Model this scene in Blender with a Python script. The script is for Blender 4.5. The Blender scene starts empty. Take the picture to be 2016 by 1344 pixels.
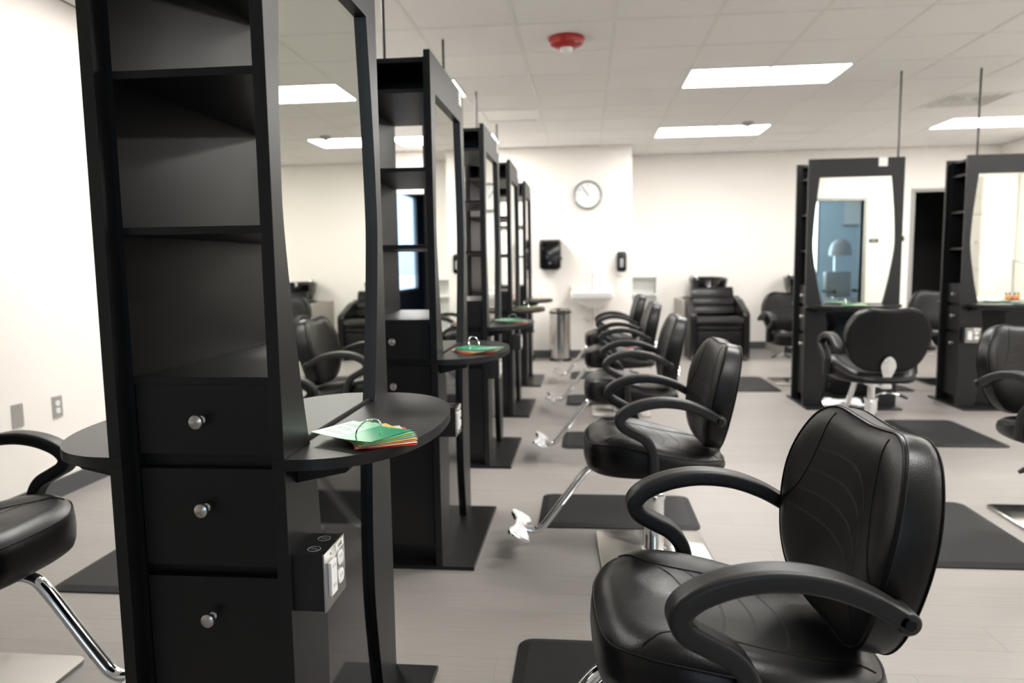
import bpy, bmesh, math, random
from mathutils import Vector, Matrix
random.seed(7)
R = math.radians
PI = math.pi
scene = bpy.context.scene
col = scene.collection

# ------------------------------------------------------------------ camera
CAM_H = 1.207
yaw, pit, roll = R(5.7867), R(6.0341), R(-0.8418)
fw = Vector((-math.sin(yaw) * math.cos(pit), math.cos(yaw) * math.cos(pit), -math.sin(pit)))
rt = Vector((math.cos(yaw), math.sin(yaw), 0))
up = rt.cross(fw)
rt2 = rt * math.cos(roll) + up * math.sin(roll)
up2 = up * math.cos(roll) - rt * math.sin(roll)
cd = bpy.data.cameras.new('camera')
cam = bpy.data.objects.new('camera', cd)
col.objects.link(cam)
m = Matrix.Identity(4)
for i in range(3):
    m[i][0], m[i][1], m[i][2] = rt2[i], up2[i], -fw[i]
m[2][3] = CAM_H
cam.matrix_world = m
cd.sensor_width = 36
cd.sensor_fit = 'HORIZONTAL'
cd.lens = 1437.447 / 2016 * 36
cd.clip_start = 0.02
cd.dof.use_dof = True
cd.dof.focus_distance = 1.6
cd.dof.aperture_fstop = 3.0
scene.camera = cam

# ------------------------------------------------------------------ world, light levels, exposure
w = bpy.data.worlds.new('daylight_world')
scene.world = w
w.use_nodes = True
w.node_tree.nodes['Background'].inputs[0].default_value = (0.55, 0.72, 1.0, 1)
w.node_tree.nodes['Background'].inputs[1].default_value = 1.0
PANEL_LIGHT = 15.0        # radiance of the ceiling light diffusers
WINDOW_LIGHT = 2.5        # radiance of the daylit window panes
vs = scene.view_settings
vs.view_transform = 'Standard'
vs.look = 'None'
vs.exposure = 1.05
vs.gamma = 1.0
vs.use_curve_mapping = False

# ------------------------------------------------------------------ materials
def mat(name, color, rough=0.5, metal=0.0, spec=0.5, noise=0.0, nscale=8.0, stretch=(1, 1, 1), bump=0.0,
        bscale=200.0, bkind='noise', rvar=0.0, coat=0.0, emit=None, estr=0.0, coords='Object', rand=0.0, island=False):
    ma = bpy.data.materials.new(name)
    ma.use_nodes = True
    nt = ma.node_tree
    n, l = nt.nodes, nt.links
    b = n['Principled BSDF']
    b.inputs['Base Color'].default_value = (*color, 1)
    b.inputs['Roughness'].default_value = rough
    b.inputs['Metallic'].default_value = metal
    b.inputs['Specular IOR Level'].default_value = spec
    b.inputs['Coat Weight'].default_value = coat
    tc = n.new('ShaderNodeTexCoord')
    mp = n.new('ShaderNodeMapping')
    mp.inputs['Scale'].default_value = stretch
    l.new(tc.outputs[coords], mp.inputs[0])
    if noise or rand:
        no = n.new('ShaderNodeTexNoise')
        no.inputs['Scale'].default_value = nscale
        no.inputs['Detail'].default_value = 5
        l.new(mp.outputs[0], no.inputs['Vector'])
        mr = n.new('ShaderNodeMapRange')
        mr.inputs['From Min'].default_value = 0.3
        mr.inputs['From Max'].default_value = 0.7
        mr.inputs['To Min'].default_value = 1 - noise
        mr.inputs['To Max'].default_value = 1 + noise
        l.new(no.outputs[0], mr.inputs[0])
        fac = mr.outputs[0]
        if rand:
            oi = n.new('ShaderNodeNewGeometry' if island else 'ShaderNodeObjectInfo')
            mr2 = n.new('ShaderNodeMapRange')
            mr2.inputs['To Min'].default_value = 1 - rand
            mr2.inputs['To Max'].default_value = 1 + rand
            l.new(oi.outputs['Random Per Island' if island else 'Random'], mr2.inputs[0])
            mu = n.new('ShaderNodeMath')
            mu.operation = 'MULTIPLY'
            l.new(fac, mu.inputs[0])
            l.new(mr2.outputs[0], mu.inputs[1])
            fac = mu.outputs[0]
        vm = n.new('ShaderNodeVectorMath')
        vm.operation = 'SCALE'
        vm.inputs[0].default_value = color
        l.new(fac, vm.inputs['Scale'])
        l.new(vm.outputs[0], b.inputs['Base Color'])
    if rvar:
        n2 = n.new('ShaderNodeTexNoise')
        n2.inputs['Scale'].default_value = 6
        n2.inputs['Detail'].default_value = 4
        l.new(mp.outputs[0], n2.inputs['Vector'])
        m3 = n.new('ShaderNodeMapRange')
        m3.inputs['From Min'].default_value = 0.3
        m3.inputs['From Max'].default_value = 0.7
        m3.inputs['To Min'].default_value = max(0.0, rough - rvar)
        m3.inputs['To Max'].default_value = rough + rvar
        l.new(n2.outputs[0], m3.inputs[0])
        l.new(m3.outputs[0], b.inputs['Roughness'])
    if bump:
        if bkind == 'noise':
            t = n.new('ShaderNodeTexNoise')
            t.inputs['Scale'].default_value = bscale
            t.inputs['Detail'].default_value = 3
            o = t.outputs[0]
        else:
            t = n.new('ShaderNodeTexVoronoi')
            t.inputs['Scale'].default_value = bscale
            o = t.outputs['Distance']
        l.new(mp.outputs[0], t.inputs['Vector'])
        bn = n.new('ShaderNodeBump')
        bn.inputs['Strength'].default_value = bump
        bn.inputs['Distance'].default_value = 0.002
        l.new(o, bn.inputs['Height'])
        l.new(bn.outputs[0], b.inputs['Normal'])
    if emit:
        b.inputs['Emission Color'].default_value = (*emit, 1)
        b.inputs['Emission Strength'].default_value = estr
    return ma

M = {}
M['wall'] = mat('cream_wall_paint', (0.83, 0.797, 0.755), 0.75, spec=0.25, noise=0.012, nscale=2, bump=0.05, bscale=300)
M['navy'] = mat('navy_wall_paint', (0.035, 0.052, 0.075), 0.7, noise=0.05, nscale=3)
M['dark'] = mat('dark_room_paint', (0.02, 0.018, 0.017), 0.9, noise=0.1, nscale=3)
M['bluewall'] = mat('pale_blue_wall_paint', (0.55, 0.66, 0.74), 0.7, noise=0.03, nscale=3)
M['subfloor'] = mat('floor_joint_dark', (0.2, 0.19, 0.18), 0.8, noise=0.05)
FC = (0.262, 0.244, 0.229)
M['plank'] = mat('grey_vinyl_plank', FC, 0.40, spec=0.4, noise=0.05, nscale=9, stretch=(0.5, 14, 1), bump=0.12, bscale=160, rvar=0.06, coords='Object', rand=0.03)
M['plank_far'] = mat('grey_vinyl_plank_far', FC, 0.40, spec=0.4, noise=0.05, nscale=9, stretch=(0.5, 14, 1), bump=0.12, bscale=160, rvar=0.06, rand=0.03, island=True)
M['tile'] = mat('white_ceiling_tile', (0.82, 0.81, 0.79), 0.9, spec=0.1, noise=0.02, nscale=60, bump=0.2, bscale=250, rand=0.015)
M['tbar'] = mat('white_ceiling_grid', (0.74, 0.73, 0.70), 0.5, noise=0.02)
M['base'] = mat('grey_vinyl_baseboard', (0.07, 0.072, 0.078), 0.55, noise=0.05)
M['gframe'] = mat('grey_painted_steel', (0.30, 0.295, 0.285), 0.45, noise=0.03)
M['lam'] = mat('black_laminate', (0.0042, 0.0043, 0.0047), 0.40, spec=0.42, noise=0.05, nscale=14)
M['gloss'] = mat('glossy_black_panel', (0.003, 0.003, 0.003), 0.06, spec=0.35, noise=0.1)
M['mirror'] = mat('mirror_silver', (0.84, 0.86, 0.80), 0.0, metal=1.0)
M['leather'] = mat('black_leather', (0.0034, 0.0034, 0.0037), 0.36, spec=0.30, noise=0.2, nscale=12, bump=0.10, bscale=330, bkind='voronoi', rvar=0.07)
M['piping'] = mat('black_leather_piping', (0.003, 0.003, 0.003), 0.5, spec=0.15, noise=0.1)
M['stitch'] = mat('grey_thread', (0.022, 0.022, 0.022), 0.7, noise=0.1)
M['plastic'] = mat('black_moulded_plastic', (0.0060, 0.0060, 0.0064), 0.46, spec=0.5, noise=0.1, bump=0.05, bscale=500)
M['hole'] = mat('deep_black', (0.002, 0.002, 0.002), 0.9, noise=0.1)
M['chrome'] = mat('chrome', (0.86, 0.87, 0.88), 0.07, metal=1.0, noise=0.01)
M['tread'] = mat('chrome_tread', (0.62, 0.62, 0.63), 0.2, metal=1.0, bump=1.0, bscale=150, bkind='voronoi')
M['steel'] = mat('brushed_steel', (0.45, 0.445, 0.43), 0.17, metal=1.0, noise=0.02, nscale=3, rvar=0.04)
M['nickel'] = mat('satin_nickel', (0.52, 0.50, 0.47), 0.28, metal=1.0, noise=0.03, stretch=(1, 1, 20))
M['mat'] = mat('black_rubber_mat', (0.012, 0.012, 0.013), 0.55, spec=0.2, noise=0.1, nscale=25, bump=0.2, bscale=350)
M['plate'] = mat('satin_steel_plate', (0.50, 0.49, 0.475), 0.42, metal=0.6, noise=0.02)
M['white'] = mat('white_plastic', (0.80, 0.80, 0.78), 0.35, noise=0.01)
M['paper'] = mat('white_paper', (0.82, 0.82, 0.80), 0.7, noise=0.01)
M['ink'] = mat('dark_ink', (0.03, 0.03, 0.03), 0.6, noise=0.05)
M['ceramic'] = mat('white_ceramic', (0.86, 0.86, 0.84), 0.12, noise=0.01, coat=0.3)
M['blackgloss'] = mat('black_gloss_ceramic', (0.004, 0.004, 0.0045), 0.12, spec=0.4, noise=0.1)
M['red'] = mat('red_plastic', (0.42, 0.018, 0.014), 0.32, noise=0.05)
M['greypl'] = mat('grey_plastic', (0.36, 0.36, 0.36), 0.4, noise=0.04)
M['orange'] = mat('orange_card', (0.83, 0.30, 0.07), 0.4, noise=0.06)
M['clockface'] = mat('clock_face_white', (0.78, 0.80, 0.80), 0.5, noise=0.01)
M['clockring'] = mat('clock_rim_grey', (0.16, 0.17, 0.18), 0.3, metal=0.4, noise=0.04)
M['diff'] = mat('lit_diffuser', (0.9, 0.9, 0.88), 0.4, emit=(1.0, 0.975, 0.935), estr=PANEL_LIGHT, noise=0.005)
M['pane'] = mat('daylit_pane', (0.6, 0.7, 0.8), 0.2, emit=(0.62, 0.80, 1.0), estr=WINDOW_LIGHT, noise=0.005)
M['pane_soft'] = mat('daylit_pane_shaded', (0.6, 0.7, 0.8), 0.2, emit=(0.50, 0.72, 1.0), estr=1.0, noise=0.005)
M['pane_day'] = mat('daylit_pane_side', (0.6, 0.7, 0.8), 0.2, emit=(0.62, 0.82, 1.0), estr=5.0, noise=0.005)
M['blind'] = mat('white_blind_slat', (0.75, 0.8, 0.86), 0.5, noise=0.02)
M['beige'] = mat('beige_laminate', (0.55, 0.51, 0.46), 0.4, noise=0.03)
M['shampoo_side'] = mat('taupe_laminate', (0.36, 0.33, 0.30), 0.4, noise=0.05)
CARDS = [('green', (0.02, 0.36, 0.16)), ('mint', (0.32, 0.68, 0.45)), ('lime', (0.55, 0.72, 0.12)), ('sky', (0.30, 0.62, 0.86)),
         ('amber', (0.86, 0.55, 0.12)), ('apricot', (0.85, 0.38, 0.20)), ('scarlet', (0.72, 0.03, 0.03)), ('cream', (0.80, 0.72, 0.50))]
for nm, c in CARDS:
    M['card_' + nm] = mat('glossy_card_' + nm, c, 0.28, noise=0.06, nscale=10)

# ------------------------------------------------------------------ mesh helpers
class MB:
    def __init__(s):
        s.bm = bmesh.new()
        s.smooth_all = False
    def _v(s, pts): return [s.bm.verts.new(p) for p in pts]
    def face(s, vs):
        try: return s.bm.faces.new(vs)
        except ValueError: return None
    def box(s, x0, x1, y0, y1, z0, z1, bev=0.0):
        bm2 = bmesh.new()
        v = [bm2.verts.new((x, y, z)) for x in (x0, x1) for y in (y0, y1) for z in (z0, z1)]
        for q in ((0, 1, 3, 2), (4, 6, 7, 5), (0, 4, 5, 1), (2, 3, 7, 6), (0, 2, 6, 4), (1, 5, 7, 3)):
            bm2.faces.new([v[i] for i in q])
        if bev: bmesh.ops.bevel(bm2, geom=list(bm2.edges), offset=bev, segments=2, affect='EDGES', profile=0.6)
        s.merge(bm2)
        return s
    def merge(s, bm2):
        mp = {v: s.bm.verts.new(v.co) for v in bm2.verts}
        for f in bm2.faces: s.face([mp[v] for v in f.verts])
        bm2.free()
    def xform(s, mtx):
        bmesh.ops.transform(s.bm, matrix=mtx, verts=list(s.bm.verts))
        return s
    def loft(s, rings, cap0=True, cap1=True, closed=True):
        R_ = [s._v(r) for r in rings]
        n = len(R_[0])
        for a, b in zip(R_[:-1], R_[1:]):
            for i in range(n if closed else n - 1):
                j = (i + 1) % n
                s.face((a[i], a[j], b[j], b[i]))
        if cap0: s.face(list(reversed(R_[0])))
        if cap1: s.face(R_[-1])
        return s
    def lathe(s, prof, n=32, axis='z', c=(0, 0, 0)):
        rings = []
        for r, h in prof:
            ring = []
            for i in range(n):
                a = 2 * PI * i / n
                p = (r * math.cos(a), r * math.sin(a), h)
                if axis == 'x': p = (p[2], p[0], p[1])
                elif axis == 'y': p = (p[1], p[2], p[0])
                ring.append((p[0] + c[0], p[1] + c[1], p[2] + c[2]))
            rings.append(ring)
        return s.loft(rings)
    def cyl(s, p0, p1, r0, r1=None, n=20):
        return s.tube([p0, p1], r0 if r1 is None else (r0, r1), n)
    def tube(s, pts, r, n=12, closed=False, flat=None):
        """round tube along a path; r a number or one per point; flat=(a,b) half sizes along (up, side)"""
        P = [Vector(p) for p in pts]
        k = len(P)
        rs = [r] * k if isinstance(r, (int, float)) else list(r)
        T = []
        for i in range(k):
            if closed: t = P[(i + 1) % k] - P[i - 1]
            else: t = P[min(i + 1, k - 1)] - P[max(i - 1, 0)]
            T.append(t.normalized())
        u = Vector((0, 0, 1)) if abs(T[0].z) < 0.9 else Vector((1, 0, 0))
        u = (u - T[0] * u.dot(T[0])).normalized()
        rings = []
        for i in range(k):
            u = (u - T[i] * u.dot(T[i]))
            u = u.normalized() if u.length > 1e-6 else Vector((0, 0, 1))
            v = T[i].cross(u)
            ring = []
            for j in range(n):
                a = 2 * PI * j / n
                if flat: ring.append(P[i] + u * (flat[0] * math.cos(a)) + v * (flat[1] * math.sin(a)))
                else: ring.append(P[i] + u * (rs[i] * math.cos(a)) + v * (rs[i] * math.sin(a)))
            rings.append(ring)
        if closed: s.loft(rings + [rings[0]], False, False)
        else: s.loft(rings)
        return s
    def sweep_xz(s, path, y, sec):
        """sweep section sec[(a,b)] (a along in-plane normal, b along y) along path [(x,z)]"""
        rings = []
        k = len(path)
        for i in range(k):
            x0, z0 = path[max(i - 1, 0)]
            x1, z1 = path[min(i + 1, k - 1)]
            t = Vector((x1 - x0, z1 - z0)).normalized()
            nx, nz = -t.y, t.x
            sc = sec(i / (k - 1)) if callable(sec) else sec
            rings.append([(path[i][0] + nx * a, y + b, path[i][1] + nz * a) for a, b in sc])
        return s.loft(rings)
    def prism(s, poly, h0, h1, axis='z', bev=0.0):
        """extrude 2D polygon; axis z: (x,y); axis x: (y,z); axis y: (x,z)"""
        def P(p, h): return {'z': (p[0], p[1], h), 'x': (h, p[0], p[1]), 'y': (p[0], h, p[1])}[axis]
        bm2 = bmesh.new()
        a = [bm2.verts.new(P(p, h0)) for p in poly]
        b = [bm2.verts.new(P(p, h1)) for p in poly]
        n = len(poly)
        bm2.faces.new(list(reversed(a)))
        bm2.faces.new(b)
        for i in range(n): bm2.faces.new((a[i], a[(i + 1) % n], b[(i + 1) % n], b[i]))
        bmesh.ops.recalc_face_normals(bm2, faces=list(bm2.faces))
        if bev:
            ed = [e for e in bm2.edges if e.calc_face_angle(0) > 0.6]
            bmesh.ops.bevel(bm2, geom=ed, offset=bev, segments=2, affect='EDGES', profile=0.6)
        s.merge(bm2)
        return s
    def mesh(s, name, smooth=True, angle=38):
        bm = s.bm
        bmesh.ops.recalc_face_normals(bm, faces=list(bm.faces))
        if smooth:
            for f in bm.faces: f.smooth = True
            for e in bm.edges:
                if len(e.link_faces) == 2 and e.calc_face_angle(0) > R(angle): e.smooth = False
        me = bpy.data.meshes.new(name)
        bm.to_mesh(me)
        bm.free()
        return me
    def build(s, name, ma, parent=None, smooth=True, angle=38):
        me = s.mesh(name, smooth, angle)
        return link(name, me, ma, parent)

def link(name, me, ma, parent=None):
    if ma and not me.materials: me.materials.append(M[ma] if isinstance(ma, str) else ma)
    o = bpy.data.objects.new(name, me)
    col.objects.link(o)
    if parent: o.parent = parent
    return o
def tag(o, label=None, cat=None, group=None, kind=None):
    if label: o['label'] = label
    if cat: o['category'] = cat
    if group: o['group'] = group
    if kind: o['kind'] = kind
    return o
def thing(name, label, cat, loc=(0, 0, 0), rz=0, group=None):
    o = bpy.data.objects.new(name, None)
    o.empty_display_size = 0.1
    col.objects.link(o)
    o.location = loc
    o.rotation_euler = (0, 0, rz)
    return tag(o, label, cat, group)
def copy_tree(o, parent=None):
    c = o.copy()
    col.objects.link(c)
    c.parent = parent
    for ch in list(o.children): copy_tree(ch, c)
    return c
def catmull(pts, per=8, closed=False):
    P = [Vector(p) for p in pts]
    n = len(P)
    out = []
    for i in range(n if closed else n - 1):
        if closed: a, b, c, d = P[i - 1], P[i], P[(i + 1) % n], P[(i + 2) % n]
        else: a, b, c, d = P[max(i - 1, 0)], P[i], P[i + 1], P[min(i + 2, n - 1)]
        for k in range(per):
            t = k / per
            out.append(0.5 * ((2 * b) + (c - a) * t + (2 * a - 5 * b + 4 * c - d) * t * t + (3 * b - a - 3 * c + d) * t ** 3))
    if not closed: out.append(P[-1])
    return out
def ss(a, b, x):
    t = min(1, max(0, (x - a) / (b - a)))
    return t * t * (3 - 2 * t)
def interp(tab, x):
    tab = sorted(tab)
    if x <= tab[0][0]: return tab[0][1]
    for (a, fa), (b, fb) in zip(tab, tab[1:]):
        if x <= b: return fa + (fb - fa) * ss(a, b, x) if False else fa + (fb - fa) * (x - a) / (b - a)
    return tab[-1][1]
def rrect(x0, x1, y0, y1, r, n=6):
    o = []
    for cx, cy, a0 in ((x1 - r, y1 - r, 0), (x0 + r, y1 - r, 90), (x0 + r, y0 + r, 180), (x1 - r, y0 + r, 270)):
        for i in range(n + 1):
            a = R(a0 + 90 * i / n)
            o.append((cx + r * math.cos(a), cy + r * math.sin(a)))
    return o
_tc = {}
def text_mesh(txt, size):
    k = (txt, size)
    if k not in _tc:
        cu = bpy.data.curves.new('txt', 'FONT')
        cu.body = txt
        cu.size = size
        cu.align_x = 'CENTER'
        cu.align_y = 'CENTER'
        cu.extrude = 0.0004
        ob = bpy.data.objects.new('txt', cu)
        col.objects.link(ob)
        dg = bpy.context.evaluated_depsgraph_get()
        me = bpy.data.meshes.new_from_object(ob.evaluated_get(dg))
        bpy.data.objects.remove(ob)
        _tc[k] = me
    return _tc[k].copy()

# ------------------------------------------------------------------ room shell
XL, XRW, CEIL = -2.815, 5.385, 2.66
YC, YM, YB = 9.36, 10.30, -4.6          # clock wall, far back wall, wall behind the camera
XBUMP, XOPEN = 0.584, -2.05
YNR, XNR = 0.30, 2.60                    # the side-room wall to the right of the camera
XHALL = 6.6
YH = -2.6
def st(name, mb, ma):
    return tag(mb.build(name, ma, None, smooth=False), kind='structure')

floor = st('floor', MB().box(XL - 0.15, XHALL + 0.15, YB - 0.7, 12.75, -0.10, -0.003), 'subfloor')
# planks: long side across the room
PW, PL = 0.1525, 1.22
cells = []
ny = int((12.7 + 5.2) / PW) + 1
for j in range(ny):
    y0 = -5.2 + j * PW
    off = (j * 0.437) % PL
    x = XL - 0.1 - off
    while x < XHALL + 0.1:
        a, b = max(x, XL - 0.1), min(x + PL, XHALL + 0.1)
        if b - a > 0.05: cells.append((a, b, y0, y0 + PW))
        x += PL
def vis(c):
    cx, cy = (c[0] + c[1]) / 2, (c[2] + c[3]) / 2
    if cy < 1.2 or cy > 10.4: return 1e9
    ang = (cx / cy)
    if ang < -1.15 or ang > 0.72: return 1e9
    return math.hypot(cx, cy)
order = sorted(range(len(cells)), key=lambda i: vis(cells[i]))
G = 0.0003
pm = {}
far = MB()
for k, i in enumerate(order):
    a, b, c, d = cells[i]
    if k < 295 and vis(cells[i]) < 1e8:
        L = round(b - a, 3)
        if L not in pm:
            pm[L] = MB().box(-L / 2 + G, L / 2 - G, -PW / 2 + G, PW / 2 - G, -0.004, 0.0).mesh('plank', False)
        o = link('plank', pm[L], 'plank', floor)
        o.location = ((a + b) / 2, (c + d) / 2, 0)
    else:
        far.box(a + G, b - G, c + G, d - G, -0.004, 0.0)
tag(far.build('plank_field', 'plank_far', floor, smooth=False), kind='stuff')

st('wall_left', MB().box(XL - 0.15, XL, YB - 0.15, YC + 0.14, 0, CEIL), 'wall')
# wall with the clock; opening to the lobby at its left end
cw = MB()
cw.box(XOPEN, XBUMP, YC, YC + 0.14, 0, CEIL)
cw.box(XL, XOPEN, YC, YC + 0.14, 2.13, CEIL)
cw.box(XBUMP - 0.14, XBUMP, YC + 0.14, YM + 0.14, 0, CEIL)
st('wall_clock_side', cw, 'wall')
bw = MB()
DX0, DX1, DZ = 4.345, 5.22, 2.08
bw.box(XBUMP, DX0, YM, YM + 0.14, 0, CEIL)
bw.box(DX1, XRW, YM, YM + 0.14, 0, CEIL)
bw.box(DX0, DX1, YM, YM + 0.14, DZ, CEIL)
st('wall_back', bw, 'wall')
st('wall_right', MB().box(XRW, XRW + 0.15, YNR - 0.15, YM + 0.14, 0, CEIL), 'wall')
nw = MB()
NX0, NX1, NZ = 3.40, 4.33, 2.12
nw.box(XNR, NX0, YNR - 0.14, YNR, 0, CEIL)
nw.box(NX1, XRW, YNR - 0.14, YNR, 0, CEIL)
nw.box(NX0, NX1, YNR - 0.14, YNR, NZ, CEIL)
st('wall_near_right', nw, 'wall')
st('wall_near_side', MB().box(XNR, XNR + 0.14, YB - 0.15, YNR - 0.14, 0, CEIL), 'wall')
nb = MB()                                     # wall behind the camera, with a daylit window
WX0, WX1, WZ0, WZ1 = 0.2, 1.9, 0.75, 2.25
nb.box(XL, WX0, YB - 0.15, YB, 0, CEIL)
nb.box(WX1, XNR, YB - 0.15, YB, 0, CEIL)
nb.box(WX0, WX1, YB - 0.15, YB, 0, WZ0)
nb.box(WX0, WX1, YB - 0.15, YB, WZ1, CEIL)
st('wall_near', nb, 'wall')

def frame_rect(mb, axis, a0, a1, z0, z1, c0, c1, t, bottom=True):
    """frame bars round a rectangle on a plane; axis 'x' = plane spans x"""
    def bx(u0, u1, zz0, zz1):
        if axis == 'x': mb.box(u0, u1, c0, c1, zz0, zz1)
        else: mb.box(c0, c1, u0, u1, zz0, zz1)
    bx(a0 - t, a0, z0 - (t if bottom else 0), z1 + t)
    bx(a1, a1 + t, z0 - (t if bottom else 0), z1 + t)
    bx(a0, a1, z1, z1 + t)
    if bottom: bx(a0, a1, z0 - t, z0)
    return mb
def window(name, axis, a0, a1, z0, z1, c, side, pane='pane', slat=0.028, blind_to=0.0):
    """window in a wall plane at c, seen from direction side (+1/-1 along the normal)"""
    root = tag(bpy.data.objects.new(name, None), kind='structure')
    col.objects.link(root)
    fr = MB()
    frame_rect(fr, axis, a0 + 0.04, a1 - 0.04, z0 + 0.04, z1 - 0.04, min(c, c - side * 0.08), max(c, c - side * 0.08), 0.04)
    fr.build('window_frame', 'gframe', root, smooth=False)
    p0, p1 = sorted((c - side * 0.055, c - side * 0.06))
    pb = MB()
    if axis == 'x': pb.box(a0 + 0.04, a1 - 0.04, p0, p1, z0 + 0.04, z1 - 0.04)
    else: pb.box(p0, p1, a0 + 0.04, a1 - 0.04, z0 + 0.04, z1 - 0.04)
    pb.build('pane', pane, root, smooth=False)
    z = z1 - 0.06
    zmin = z0 + 0.06 + blind_to * (z1 - z0)
    me = None
    k = 0
    while z > zmin:
        if me is None:
            b = MB()
            L = (a1 - a0) / 2 - 0.045
            b.box(-L, L, -0.011, 0.011, -0.0006, 0.0006)
            me = b.mesh('blind_slat', False)
        s_ = link('blind_slat', me, 'blind', root)
        s_.rotation_euler = (R(28) * (1 if axis == 'x' else 1), 0, 0)
        if axis == 'x': s_.location = ((a0 + a1) / 2, c - side * 0.03, z)
        else:
            s_.location = (c - side * 0.03, (a0 + a1) / 2, z)
            s_.rotation_euler = (R(28), 0, R(90))
        z -= slat
        k += 1
    return root
window('window_1', 'x', WX0, WX1, WZ0, WZ1, YB, 1, slat=0.05, blind_to=0.55)

# lobby behind the opening: navy walls, window with blinds on its left side
LY0, LY1 = 10.85, 12.2
lw = MB()
lw.box(XL - 0.15, XL, YC + 0.14, LY0, 0, CEIL)
lw.box(XL - 0.15, XL, LY1, 12.7, 0, CEIL)
lw.box(XL - 0.15, XL, LY0, LY1, 0, 0.80)
lw.box(XL - 0.15, XL, LY0, LY1, 2.36, CEIL)
st('wall_lobby_left', lw, 'navy')
st('wall_lobby_back', MB().box(XL - 0.15, XBUMP - 0.14, 12.6, 12.74, 0, CEIL), 'navy')
st('wall_lobby_right', MB().box(XBUMP - 0.16, XBUMP - 0.14, YC + 0.14, 12.6, 0, CEIL), 'navy')
window('window_2', 'y', LY0, LY1, 0.80, 2.36, XL, 1, pane='pane_soft', slat=0.03, blind_to=0.13)

# dark store behind the far door
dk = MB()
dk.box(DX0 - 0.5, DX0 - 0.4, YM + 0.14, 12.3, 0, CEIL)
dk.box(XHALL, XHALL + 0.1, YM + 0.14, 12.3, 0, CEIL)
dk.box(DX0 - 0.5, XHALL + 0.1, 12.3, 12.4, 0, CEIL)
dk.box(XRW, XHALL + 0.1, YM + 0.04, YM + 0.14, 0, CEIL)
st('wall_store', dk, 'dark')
# side room seen in the far mirror
hl = MB()
hl.box(XHALL, XHALL + 0.12, YH - 0.6, YNR - 0.14, 0, CEIL)
hl.box(XRW + 0.15, XHALL + 0.12, YNR - 0.14, YNR, 0, CEIL)
HW0, HW1 = 2.95, 4.70
hl.box(XNR + 0.14, HW0, YH - 0.6, YH - 0.48, 0, CEIL)
hl.box(HW1, XHALL, YH - 0.6, YH - 0.48, 0, CEIL)
hl.box(HW0, HW1, YH - 0.6, YH - 0.48, 0, 0.9)
hl.box(HW0, HW1, YH - 0.6, YH - 0.48, 2.45, CEIL)
st('wall_side_room', hl, 'bluewall')
window('window_3', 'x', HW0, HW1, 0.9, 2.45, YH - 0.48, 1, pane='pane_day', slat=0.04, blind_to=0.7)

# door frames
d1 = tag(bpy.data.objects.new('door_1', None), kind='structure')
col.objects.link(d1)
frame_rect(MB(), 'x', DX0, DX1, 0, DZ, YM - 0.02, YM + 0.16, 0.045, False).build('door_frame', 'gframe', d1, smooth=False)
d2 = tag(bpy.data.objects.new('door_2', None), kind='structure')
col.objects.link(d2)
frame_rect(MB(), 'x', NX0, NX1, 0, NZ, YNR - 0.16, YNR + 0.02, 0.05, False).build('door_frame', 'gframe', d2, smooth=False)

# baseboards
BH = 0.10
def bb(name, *bxs):
    mb = MB()
    for b_ in bxs: mb.box(*b_, 0, BH)
    st(name, mb, 'base')
bb('baseboard_left', (XL, XL + 0.012, YB, YC))
bb('baseboard_clock_side', (XOPEN, XBUMP + 0.012, YC - 0.012, YC), (XBUMP, XBUMP + 0.012, YC, YM))
bb('baseboard_back', (XBUMP + 0.012, DX0 - 0.045, YM - 0.012, YM), (DX1 + 0.045, XRW, YM - 0.012, YM))
bb('baseboard_right', (XRW - 0.012, XRW, YNR, YM))
bb('baseboard_near', (XNR, NX0 - 0.05, YNR, YNR + 0.012), (NX1 + 0.05, XRW - 0.012, YNR, YNR + 0.012), (XL + 0.012, XNR, YB, YB + 0.012))

# ceiling: slab, 2x2 tiles, grid bars
GX0, GY0, GS = -0.4264, 5.84, 0.61
ceil = st('ceiling', MB().box(XL - 0.15, XHALL + 0.12, YB - 0.7, 12.75, CEIL + 0.05, CEIL + 0.12), 'dark')
LIGHTS = []
for ix in (-3, 2, 7):
    for iy in (-8, -4, 0, 4): LIGHTS.append((GX0 + ix * GS, GY0 + iy * GS))
LIGHTS = [q for q in LIGHTS if not (q[1] < 1.2 and q[0] < 0)]
VENTS = [(GX0 - GS, GY0 + 2 * GS), (GX0 + 6 * GS, GY0 + 2 * GS)]
def taken(x, y):
    for lx, ly in LIGHTS:
        if lx - 0.01 < x < lx + 2 * GS + 0.01 and ly - 0.01 < y < ly + GS + 0.01: return True
    for lx, ly in VENTS:
        if lx - 0.01 < x < lx + GS + 0.01 and ly - 0.01 < y < ly + GS + 0.01: return True
    return False
tmesh = {}
xs = [GX0 + i * GS for i in range(-5, 13)]
ys = [GY0 + i * GS for i in range(-18, 13)]
def inroom(x, y):
    if y > YC + 0.05 and x < XBUMP: return False
    if y > YM: return False
    if y < YNR and x > XNR: return False
    return XL < x < XRW and y > YB
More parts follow.
